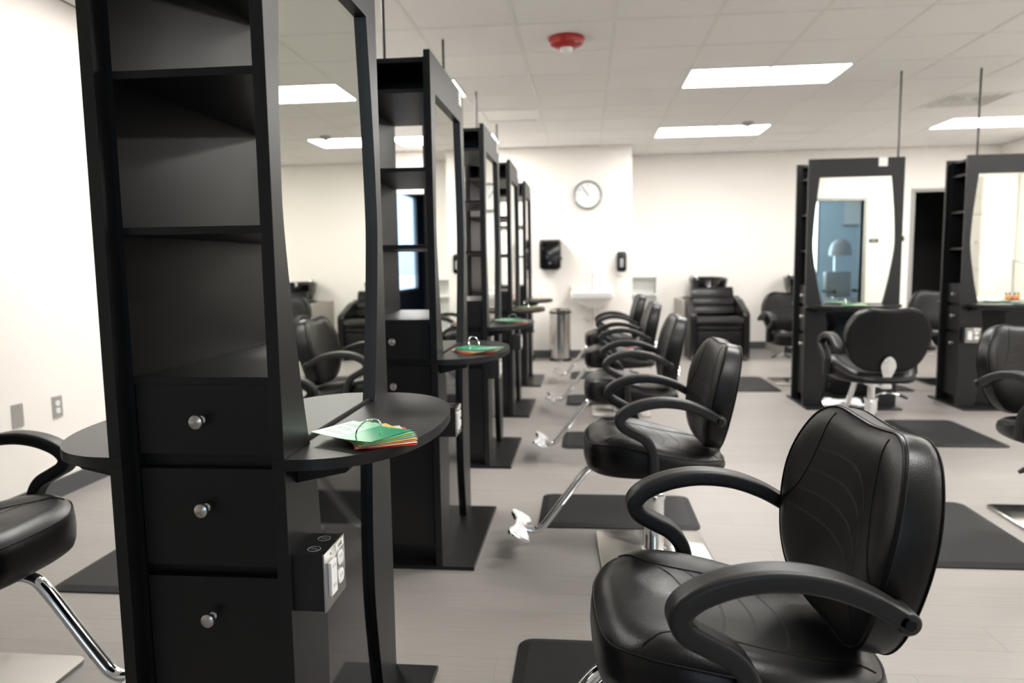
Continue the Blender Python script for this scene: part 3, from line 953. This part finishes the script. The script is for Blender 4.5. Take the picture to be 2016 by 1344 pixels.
floor_mat('black rubber mat behind the fourth chair of the row', -0.17, 0.57, 6.16, 6.65)
floor_mat('black rubber mat behind the farthest chair of the row', -0.16, 0.58, 7.60, 8.10)
floor_mat('black rubber mat at the left edge by the station wall side', -2.03, -1.29, 2.46, 2.98)
floor_mat('black rubber mat right of the chair seen from behind', 2.21, 2.70, 4.83, 5.64)
floor_mat('large black rubber mat beside the steel plate at the right edge', 1.25, 1.84, 2.90, 3.71)
floor_mat('black rubber mat on the floor left of the half hidden chair', 1.27, 1.81, 6.86, 7.72)
floor_mat('black rubber mat on the floor between the two right-hand stations', 2.47, 3.0, 6.90, 7.70)

# ------------------------------------------------------------------ colour swatch books
def swatch(label, loc, rz, order, ring=True, fan=1.0):
    t = thing('swatch_book', label, 'swatch cards', loc, rz, 'ring-bound colour swatch cards on the tables')
    Lc, Wc = 0.172, 0.125
    px, py = 0.055, -0.02            # hole position, the cards turn about it
    n = len(order)
    for k, nm in enumerate(order):
        a = (k - (n - 1) / 2) * R(7) * fan + R(random.uniform(-3, 3))
        z = 0.0012 + k * 0.0021
        # slightly bowed card
        rings = []
        for i in range(9):
            u = i / 8
            x = -Lc / 2 + Lc * u
            bow = 0.004 * (k / n) * (1 - math.cos((u - 0.55) * 3))
            rings.append([(x, -Wc / 2, z + bow), (x, Wc / 2, z + bow), (x, Wc / 2, z + bow + 0.0006), (x, -Wc / 2, z + bow + 0.0006)])
        mb = MB().loft(rings)
        mt_ = Matrix.Translation((px, py, 0)) @ Matrix.Rotation(a, 4, 'Z') @ Matrix.Translation((-px, -py, 0))
        c = mb.xform(mt_).build('card', 'card_' + nm, t, smooth=False)
        if k == n - 1:
            # printed bands on the top card
            def band(x0, x1, y0, y1, ma, h=0.0002):
                b2 = MB()
                rr = []
                for i in range(5):
                    x = x0 + (x1 - x0) * i / 4
                    u = (x + Lc / 2) / Lc
                    bow = 0.004 * (k / n) * (1 - math.cos((u - 0.55) * 3))
                    zz = z + bow + 0.0006
                    rr.append([(x, y0, zz - 0.0001), (x, y1, zz - 0.0001), (x, y1, zz + h), (x, y0, zz + h)])
                return b2.loft(rr).xform(mt_)
            band(-Lc / 2 + 0.001, -0.01, -Wc / 2 + 0.001, Wc / 2 - 0.001, None).build('pale_half', 'card_mint', c, smooth=False)
            for q in range(9):
                y0 = -Wc / 2 + 0.018 + q * 0.010
                band(-0.075, -0.075 + 0.05 + 0.012 * math.sin(q * 2.3), y0, y0 + 0.0012, None, 0.0004).build('printed_line', 'ink' if q % 3 else 'paper', c, smooth=False)
            band(-0.078, -0.022, -Wc / 2 + 0.006, -Wc / 2 + 0.011, None, 0.0004).build('printed_line', 'paper', c, smooth=False)
    if ring:
        rr = 0.030
        pts = [(px + rr * math.sin(q) * 0.35, py - 0.012 + rr * math.cos(q) * 0.94, 0.024 + rr * math.sin(q) * 0.9) for q in [2 * PI * i / 30 for i in range(30)]]
        zmin = min(p[2] for p in pts)
        pts = [(p[0], p[1], p[2] - zmin + 0.0025) for p in pts]
        b = MB().tube(pts, 0.0017, 8, True).build('binder_ring', 'chrome', t)
        MB().tube(pts[3:8], 0.0027, 8).build('ring_clasp', 'chrome', b)
    return t
O1 = ['scarlet', 'cream', 'apricot', 'amber', 'sky', 'lime', 'mint', 'green']
zt = ZT1 + 0.0003
swatch('fanned green and orange swatch cards on the foreground station table', (-0.452, 1.478, zt), R(-47), O1, fan=0.8)
O2 = ['scarlet', 'apricot', 'amber', 'cream', 'sky', 'mint', 'green']
swatch('green swatch cards on the second station table in the left row', (-0.455, 3.02, zt), R(140), O2, fan=0.7)
swatch('green and orange swatch cards on the third station table in the left row', (-0.45, 4.55, zt), R(-60), O2, fan=1.1)
swatch('orange and green swatch cards on the fourth station table in the left row', (-0.46, 6.03, zt), R(150), ['scarlet', 'amber', 'apricot', 'lime', 'green'], fan=1.0)
swatch('dark red and green swatch cards on the last station table in the left row', (-0.46, 7.50, zt), R(-70), ['green', 'apricot', 'scarlet'], fan=1.2)
swatch('green and amber swatch cards on the table of the station reflecting a doorway', (2.10, 5.98, zt), R(172), ['cream', 'amber', 'mint', 'green'], fan=0.6)
swatch('mint green swatch cards on the table of the rightmost station', (3.36, 5.95, zt), R(10), ['cream', 'sky', 'green', 'mint'], fan=0.6)

# ------------------------------------------------------------------ fittings on the clock wall
t = thing('wall_clock', 'round white wall clock with a grey rim above the sink', 'clock', (0.034, YC, 2.056))
MB().lathe([(0.0, 0.0), (0.165, 0.0), (0.178, -0.012), (0.178, -0.034), (0.170, -0.040), (0.160, -0.034), (0.158, -0.02), (0.0, -0.02)], 64, 'y').build('rim', 'clockring', t)
MB().lathe([(0.0, -0.0205), (0.157, -0.0205), (0.157, -0.0225), (0.0, -0.0225)], 64, 'y').build('dial', 'clockface', t)
for k in range(12):
    a = 2 * PI * (k + 1) / 12
    o = link('numeral', text_mesh(str(k + 1), 0.034), 'ink', t)
    o.rotation_euler = (R(90), 0, 0)
    o.location = (0.118 * math.sin(a), -0.0232, 0.118 * math.cos(a))
for k in range(60):
    a = 2 * PI * k / 60
    L = 0.010 if k % 5 == 0 else 0.005
    if k % 5 == 0:
        MB().box(-0.0016, 0.0016, -0.0236, -0.0225, 0.150 - L, 0.150).xform(Matrix.Rotation(a, 4, 'Y')).build('tick', 'ink', t, smooth=False)
for nm, ang, L, wd, y in (('hour_hand', 327, 0.085, 0.004, -0.025), ('minute_hand', 324, 0.125, 0.003, -0.027), ('second_hand', 20, 0.13, 0.001, -0.029)):
    MB().box(-wd, wd, y - 0.0006, y + 0.0006, -0.02, L).xform(Matrix.Rotation(R(ang), 4, 'Y')).build(nm, 'ink', t, smooth=False)

t = thing('towel_dispenser', 'black paper towel dispenser mounted on the wall left of the sink', 'towel dispenser', (-0.438, YC, 1.14))
mb = MB()
rr = []
for y, z0, z1, hwid in ((-0.002, 0.0, 0.37, 0.136), (-0.10, 0.0, 0.372, 0.137), (-0.17, 0.0, 0.365, 0.135), (-0.205, 0.01, 0.345, 0.130), (-0.215, 0.03, 0.31, 0.120)):
    rr.append([(x, y, z) for x, z in rrect(-hwid, hwid, z0, z1, 0.025, 5)])
mb.loft(rr)
mb.build('housing', 'blackgloss', t)
MB().box(-0.125, 0.125, -0.219, -0.20, 0.135, 0.14).build('seam_line', 'hole', t, smooth=False)
MB().box(-0.10, 0.10, -0.21, -0.06, -0.008, 0.0).build('paper_slot', 'hole', t, smooth=False)
MB().lathe([(0, 0), (0.02, 0), (0.018, 0.012), (0, 0.014)], 20, 'x', (0.136, -0.10, 0.13)).build('feed_knob', 'plastic', t)
MB().lathe([(0, 0), (0.012, 0), (0.012, -0.003), (0, -0.003)], 18, 'y', (0, -0.215, 0.075)).build('lock', 'nickel', t)

t = thing('soap_dispenser', 'slim black soap dispenser mounted on the wall right of the sink', 'soap dispenser', (0.452, YC, 1.06))
rr = []
for y, hw_, z0, z1 in ((-0.002, 0.055, 0.03, 0.285), (-0.07, 0.062, 0.03, 0.287), (-0.10, 0.058, 0.035, 0.28), (-0.115, 0.045, 0.05, 0.265)):
    rr.append([(x, y, z) for x, z in rrect(-hw_, hw_, z0, z1, 0.035, 6)])
MB().loft(rr).build('housing', 'blackgloss', t)
MB().box(-0.032, 0.032, -0.10, -0.03, 0.0, 0.032, 0.006).build('nozzle', 'white', t)
MB().prism(rrect(-0.02, 0.02, 0.09, 0.20, 0.015), -0.1175, -0.1145, 'y').build('level_window', 'greypl', t)

# sink
t = thing('wall_sink', 'white ceramic wall-hung sink below the clock', 'sink', (0.085, YC, 0))
def srect(hw_, y0, y1, r, z): return [(x, y, z) for x, y in rrect(-hw_, hw_, y0, y1, r, 6)]
mb = MB()
mb.loft([srect(0.12, -0.30, -0.06, 0.07, 0.66), srect(0.19, -0.36, -0.03, 0.07, 0.715), srect(0.235, -0.41, -0.01, 0.06, 0.775), srect(0.262, -0.445, -0.0005, 0.05, 0.782), srect(0.268, -0.452, -0.0005, 0.05, 0.80), srect(0.268, -0.452, -0.0005, 0.05, 0.852),
         srect(0.258, -0.442, -0.0005, 0.045, 0.860), srect(0.205, -0.40, -0.13, 0.06, 0.858), srect(0.195, -0.39, -0.14, 0.06, 0.84), srect(0.14, -0.34, -0.18, 0.06, 0.76), srect(0.03, -0.27, -0.23, 0.015, 0.745)])
mb.build('basin', 'ceramic', t)
MB().box(-0.262, 0.262, -0.065, -0.0008, 0.855, 0.925, 0.012).build('back_ledge', 'ceramic', t)
f = MB().tube(catmull([(0, -0.10, 0.858), (0, -0.10, 0.98), (0, -0.105, 1.08), (0, -0.13, 1.135), (0, -0.175, 1.145), (0, -0.205, 1.115), (0, -0.21, 1.075)], 6), 0.010, 12).build('faucet', 'chrome', t)
MB().box(-0.075, 0.075, -0.125, -0.075, 0.858, 0.872, 0.005).build('faucet_base', 'chrome', f)
for e in (-1, 1):
    hb = MB().lathe([(0, 0.872), (0.014, 0.872), (0.012, 0.905), (0, 0.907)], 16, c=(e * 0.06, -0.10, 0))
    hb.tube([(e * 0.06, -0.10, 0.90), (e * 0.105, -0.115, 0.915), (e * 0.13, -0.12, 0.918)], (0.006, 0.005, 0.004), 10)
    hb.build('lever_handle', 'chrome', f)
MB().tube(catmull([(0, -0.25, 0.68), (0, -0.25, 0.56), (0, -0.25, 0.47), (0, -0.22, 0.425), (0, -0.17, 0.43), (0, -0.15, 0.48), (0, -0.10, 0.50), (0, -0.001, 0.50)], 6), 0.019, 14).build('drain_trap', 'chrome', t)
for e in (-1, 1):
    MB().tube(catmull([(e * 0.10, -0.001, 0.52), (e * 0.10, -0.06, 0.52), (e * 0.098, -0.08, 0.56), (e * 0.07, -0.10, 0.70), (e * 0.06, -0.10, 0.80)], 6), 0.008, 10).build('supply_hose', 'white', t)
    MB().lathe([(0, 0), (0.022, 0), (0.022, -0.02), (0.012, -0.03), (0, -0.03)], 16, 'y', (e * 0.10, -0.001, 0.52)).build('stop_valve', 'chrome', t)

# step bin
t = thing('pedal_bin', 'tall round stainless steel pedal bin beside the sink', 'bin', (-0.315, 9.10, 0))
MB().lathe([(0, 0.0), (0.138, 0.0), (0.138, 0.035), (0.13, 0.04), (0, 0.04)], 40).build('foot_ring', 'plastic', t)
MB().lathe([(0, 0.04), (0.133, 0.04), (0.133, 0.60), (0, 0.60)], 48).build('body', 'steel', t)
MB().lathe([(0.135, 0.592), (0.138, 0.60), (0.138, 0.615), (0.134, 0.618), (0.0, 0.618)], 40).build('rim', 'plastic', t)
MB().lathe([(0, 0.618), (0.133, 0.618), (0.133, 0.635), (0.11, 0.655), (0.05, 0.665), (0, 0.666)], 40).build('lid', 'steel', t)
MB().box(-0.04, 0.04, -0.185, -0.12, 0.012, 0.024, 0.005).build('pedal', 'chrome', t)

# rolling trolley behind the last station
t = thing('rolling_trolley', 'narrow white and chrome rolling trolley behind the last left station', 'trolley', (-0.84, 9.10, 0))
for ex in (-1, 1):
    for ey in (-1, 1):
        lg = MB().cyl((ex * 0.17, ey * 0.12, 0.06), (ex * 0.17, ey * 0.12, 0.80), 0.012, n=14).build('leg', 'chrome', t)
        MB().lathe([(0, -0.011), (0.028, -0.011), (0.03, -0.006), (0.03, 0.006), (0.028, 0.011), (0, 0.011)], 20, 'y', (ex * 0.17, ey * 0.12, 0.030)).build('caster', 'plastic', lg)
for z in (0.12, 0.44, 0.76):
    MB().box(-0.17, 0.17, -0.13, 0.13, z, z + 0.012).box(-0.17, 0.17, -0.13, -0.122, z, z + 0.05).box(-0.17, 0.17, 0.122, 0.13, z, z + 0.05).build('tray', 'white', t, smooth=False)

# white shelf unit in the corner and a small box
t = thing('shelf_unit', 'low white open shelf unit against the back wall by the corner', 'shelf unit', (0.80, YM, 0))
MB().box(-0.18, -0.162, -0.20, -0.014, 0, 1.02).box(0.162, 0.18, -0.20, -0.014, 0, 1.02).build('side_panel', 'white', t, smooth=False)
MB().box(-0.162, 0.162, -0.02, -0.014, 0, 1.02).build('back_panel', 'white', t, smooth=False)
for z in (0.05, 0.28, 0.53, 0.76, 1.002):
    MB().box(-0.162, 0.162, -0.20, -0.02, z, z + 0.018).build('shelf', 'white', t, smooth=False)
t = thing('cardboard_box', 'small white box with a red lid on the floor near the corner', 'box', (0.50, 9.13, 0))
MB().box(-0.09, 0.09, -0.07, 0.07, 0, 0.15, 0.002).build('body', 'paper', t, smooth=False)
MB().box(-0.093, 0.093, -0.073, 0.073, 0.15, 0.185, 0.002).build('lid', 'red', t, smooth=False)

# ------------------------------------------------------------------ shampoo units
def shampoo(label, x, y):
    t = thing('shampoo_unit', label, 'shampoo chair', (x, y, 0), 0, 'black backwash shampoo units along the back wall')
    # local: sits facing -Y, front at y=-0.55
    for e in (-1, 1):
        poly = [(-0.52, 0.02), (-0.545, 0.08), (-0.55, 0.50), (-0.535, 0.565), (-0.48, 0.60), (-0.30, 0.655), (-0.10, 0.715), (0.10, 0.74), (0.18, 0.70), (0.20, 0.02)]
        sm = [(p.x, p.y) for p in catmull([(a, b, 0) for a, b in poly], 3, True)]
        MB().prism([(a, max(0.0, b)) for a, b in sm], *sorted((e * 0.275, e * 0.355)), 'x', 0.012).build('side_arm', 'leather', t)
    rr = []
    for k, (y_, z_) in enumerate(((-0.50, 0.42), (-0.535, 0.44), (-0.548, 0.475), (-0.535, 0.515), (-0.49, 0.535), (-0.3, 0.525), (0.05, 0.50), (0.10, 0.44))):
        rr.append([(-0.272, y_, z_), (-0.25, y_ * 1.005, z_ + 0.003), (0.25, y_ * 1.005, z_ + 0.003), (0.272, y_, z_)])
    MB().loft(rr, False, False, False).build('seat_top', 'leather', t)
    MB().box(-0.272, 0.272, -0.535, 0.0, 0.43, 0.515, 0.03).build('seat_cushion', 'leather', t)
    MB().box(-0.272, 0.272, -0.53, 0.0, 0.365, 0.425, 0.022).build('seat_pad', 'leather', t)
    MB().box(-0.272, 0.272, -0.525, -0.45, 0.06, 0.36, 0.025).build('front_panel', 'leather', t)
    # reclined back cushion with three rolls
    sec = [(0.0, 0.50), (-0.09, 0.535), (-0.075, 0.60), (-0.045, 0.635), (-0.055, 0.665), (-0.03, 0.72), (0.0, 0.745), (0.0, 0.77), (0.03, 0.83), (0.075, 0.875), (0.12, 0.86), (0.13, 0.80), (0.09, 0.5)]
    sm = [(p.x, p.y) for p in catmull([(a, b, 0) for a, b in sec], 4, True)]
    MB().prism(sm, -0.265, 0.265, 'x', 0.008).xform(Matrix.Translation((0, 0.02, 0))).build('back_cushion', 'leather', t)
    MB().box(-0.40, -0.36, -0.1, 0.72, 0, 0.72, 0.004).box(-0.36, 0.36, 0.66, 0.72, 0, 0.72, 0.004).build('pedestal_side', 'shampoo_side', t, smooth=False)
    MB().box(-0.27, 0.27, 0.22, 0.66, 0, 0.70, 0.01).build('pedestal', 'plastic', t, smooth=False)
    # bowl with neck cut-out at the front
    N = 56
    def ring(a_, b_, z_, cut, cy=0.40, lip=0.0):
        o = []
        for i in range(N):
            a = 2 * PI * i / N
            x_ = a_ * math.copysign(abs(math.cos(a)) ** 0.8, math.cos(a))
            y_ = cy + b_ * math.copysign(abs(math.sin(a)) ** 0.85, math.sin(a))
            d = cut * math.exp(-(x_ / 0.085) ** 4) if y_ < cy else 0
            o.append((x_, y_, z_ - d + lip * (y_ - cy)))
        return o
    mb = MB()
    mb.loft([ring(0.10, 0.12, 0.72, 0, 0.42), ring(0.19, 0.23, 0.76, 0.0), ring(0.228, 0.285, 0.85, 0.04), ring(0.245, 0.305, 0.96, 0.10, lip=0.05), ring(0.250, 0.312, 0.985, 0.115, lip=0.05), ring(0.238, 0.300, 0.985, 0.115, lip=0.05),
             ring(0.222, 0.282, 0.93, 0.075, lip=0.03), ring(0.19, 0.24, 0.84, 0.02), ring(0.10, 0.13, 0.79, 0.0), ring(0.02, 0.03, 0.78, 0.0)])
    bw_ = mb.build('bowl', 'blackgloss', t)
    MB().tube(catmull([(-0.14, 0.62, 0.97), (-0.14, 0.60, 1.03), (-0.14, 0.555, 1.04), (-0.14, 0.53, 1.0)], 5), 0.011, 12).build('faucet', 'chrome', bw_)
    MB().lathe([(0, 0.98), (0.02, 0.98), (0.018, 1.02), (0.008, 1.03), (0, 1.03)], 16, c=(-0.19, 0.60, 0)).build('mixer_knob', 'chrome', bw_)
    MB().lathe([(0, 0.78), (0.022, 0.782), (0.02, 0.786), (0, 0.787)], 16, c=(0, 0.40, 0)).build('drain', 'chrome', bw_)
    return t
shampoo('black leather shampoo chair with a black bowl against the back wall', 1.625, 9.57)
shampoo('second shampoo chair, only its bowl showing behind the right-hand station', 2.86, 9.57)

# ------------------------------------------------------------------ small wall things
def wall_plate(label, y, z, duplex):
    t = thing('wall_outlet', label, 'wall outlet', (XL, y, z))
    MB().box(0.0003, 0.006, -0.036, 0.036, -0.058, 0.058, 0.0015).build('cover_plate', 'plate', t, smooth=False)
    if duplex:
        for dz in (-0.02, 0.02):
            ring = [(0.017 * math.cos(a), dz + max(-0.0135, min(0.0135, 0.017 * math.sin(a)))) for a in [2 * PI * i / 24 for i in range(24)]]
            r_ = MB().prism(ring, 0.006, 0.0085, 'x', 0.0005).build('receptacle', 'white', t)
            for e in (-0.006, 0.006):
                MB().box(0.0085, 0.0088, e - 0.001, e + 0.001, dz - 0.002, dz + 0.006).build('slot', 'ink', r_, smooth=False)
    else:
        for dz in (-0.042, 0.042):
            MB().lathe([(0, 0.006), (0.003, 0.006), (0.0025, 0.0072), (0, 0.0075)], 12, 'x', (0, 0, dz)).build('screw', 'chrome', t)
wall_plate('blank steel cover plate low on the left wall', 3.31, 0.495, False)
wall_plate('steel wall outlet with two white sockets low on the left wall', 3.585, 0.485, True)
def plaque(label, x, y, z, s):
    t = thing('room_sign', label, 'sign', (x, y, z))
    MB().box(-0.075, 0.075, *sorted((0, s * 0.006)), -0.035, 0.035, 0.001).build('plate', 'ink', t, smooth=False)
    MB().box(-0.045, 0.045, *sorted((s * 0.006, s * 0.0068)), -0.008, 0.008).build('lettering_band', 'greypl', t, smooth=False)
plaque('small dark sign on the back wall beside the dark doorway', 4.16, YM, 1.47, -1)
plaque('small dark sign beside the doorway reflected in the mirror', 4.49, YNR, 1.49, 1)
t = thing('alarm_box', 'small red alarm box on the dark lobby wall seen through the shelves', 'alarm', (-2.72, 12.6, 2.16))
MB().box(-0.06, 0.06, -0.05, -0.0005, -0.08, 0.08, 0.006).build('body', 'red', t, smooth=False)
MB().box(-0.03, 0.03, -0.062, -0.05, -0.02, 0.03, 0.004).build('lens', 'white', t, smooth=False)

# ------------------------------------------------------------------ things seen only in the far mirrors
t = thing('storage_cabinet', 'tall pale storage cabinet by the right wall, seen in the rightmost mirror', 'cabinet', (XRW - 0.014, 2.05, 0))
MB().box(-0.40, 0, -0.45, 0.45, 0.0, 2.25).build('body', 'wall', t, smooth=False)
for z0, z1 in ((0.08, 1.05), (1.06, 1.74), (1.75, 2.22)):
    d = MB().box(-0.42, -0.40, -0.44, 0.44, z0, z1, 0.002).build('door', 'beige', t, smooth=False)
    MB().lathe([(0, 0), (0.008, 0), (0.012, -0.02), (0, -0.024)], 14, 'x', (-0.42, 0.36, (z0 + z1) / 2)).build('knob', 'nickel', d)
t = thing('manicure_desk', 'white manicure desk by the right wall, seen in the rightmost mirror', 'desk', (4.86, 3.35, 0))
MB().box(-0.30, 0.30, -0.55, 0.55, 0.69, 0.72, 0.003).build('desktop', 'white', t, smooth=False)
for e in (-1, 1):
    MB().box(-0.27, 0.27, e * 0.48 - 0.012, e * 0.48 + 0.012, 0, 0.69).build('side_panel', 'white', t, smooth=False)
t = thing('desk_lamp', 'swing-arm lamp with a white shade on the manicure desk', 'lamp', (4.90, 3.36, 0.72))
MB().lathe([(0, 0), (0.06, 0), (0.06, 0.015), (0.02, 0.025), (0, 0.025)], 24).build('clamp_base', 'plastic', t)
for e in (-0.012, 0.012):
    MB().cyl((0.0, e, 0.02), (-0.01, e, 0.45), 0.0045, n=10).build('lower_arm', 'greypl', t)
    MB().cyl((-0.01, e, 0.45), (0.28, e, 0.36), 0.0045, n=10).build('upper_arm', 'greypl', t)
MB().lathe([(0.02, 0.0), (0.05, -0.02), (0.11, -0.08), (0.115, -0.10), (0.10, -0.095), (0.02, -0.01)], 28, c=(0.28, 0, 0.36)).build('shade', 'white', t)
t = thing('desk_tray', 'black tray of orange bottles on the manicure desk', 'tray', (4.78, 3.58, 0.72))
MB().box(-0.1, 0.1, -0.08, 0.08, 0, 0.012, 0.002).build('tray', 'plastic', t, smooth=False)
for k in range(4):
    b = MB().lathe([(0, 0.012), (0.016, 0.012), (0.016, 0.05), (0.008, 0.06), (0, 0.06)], 16, c=(-0.07 + k * 0.047, 0.01 * (-1) ** k, 0)).build('bottle', 'orange', t)
    MB().lathe([(0, 0.06), (0.009, 0.06), (0.008, 0.09), (0, 0.09)], 14, c=(-0.07 + k * 0.047, 0.01 * (-1) ** k, 0)).build('cap', 'plastic', b)

def hood_dryer(x, y, rz):
    t = thing('hood_dryer', 'grey hooded dryer chair in the side room, seen in the mirror', 'hair dryer', (x, y, 0), rz)
    MB().box(-0.26, 0.26, -0.28, 0.24, 0.36, 0.48, 0.04).build('seat', 'greypl', t)
    MB().box(-0.26, 0.26, 0.18, 0.30, 0.46, 0.98, 0.04).build('backrest', 'greypl', t)
    for e in (-1, 1):
        MB().box(e * 0.30 - 0.03, e * 0.30 + 0.03, -0.25, 0.2, 0.58, 0.63, 0.015).build('armrest', 'plastic', t)
        MB().cyl((e * 0.22, -0.2, 0), (e * 0.22, -0.2, 0.37), 0.014).build('leg', 'chrome', t)
        MB().cyl((e * 0.22, 0.2, 0), (e * 0.22, 0.2, 0.37), 0.014).build('leg', 'chrome', t)
    MB().cyl((0, 0.33, 0.5), (0, 0.36, 1.55), 0.018).build('stand', 'chrome', t)
    MB().lathe([(0.20, 1.28), (0.205, 1.35), (0.17, 1.50), (0.09, 1.58), (0.0, 1.60), (0.0, 1.585), (0.16, 1.48), (0.19, 1.34), (0.195, 1.28)], 32, c=(0, 0.15, 0)).build('hood', 'greypl', t)
    return t
hood_dryer(4.9, -2.2, R(170))
t = thing('whiteboard', 'pale blue board hanging in the side room, seen in the mirror', 'board', (5.62, YH - 0.48, 1.45))
MB().box(-0.45, 0.45, 0.0005, 0.02, 0.45, 0.95, 0.003).build('panel', 'paper', t, smooth=False)
MB().box(-0.47, 0.47, 0.0005, 0.025, 0.42, 0.45).box(-0.47, 0.47, 0.0005, 0.025, 0.95, 0.98).build('frame', 'gframe', t, smooth=False)
bpy.context.view_layer.update()
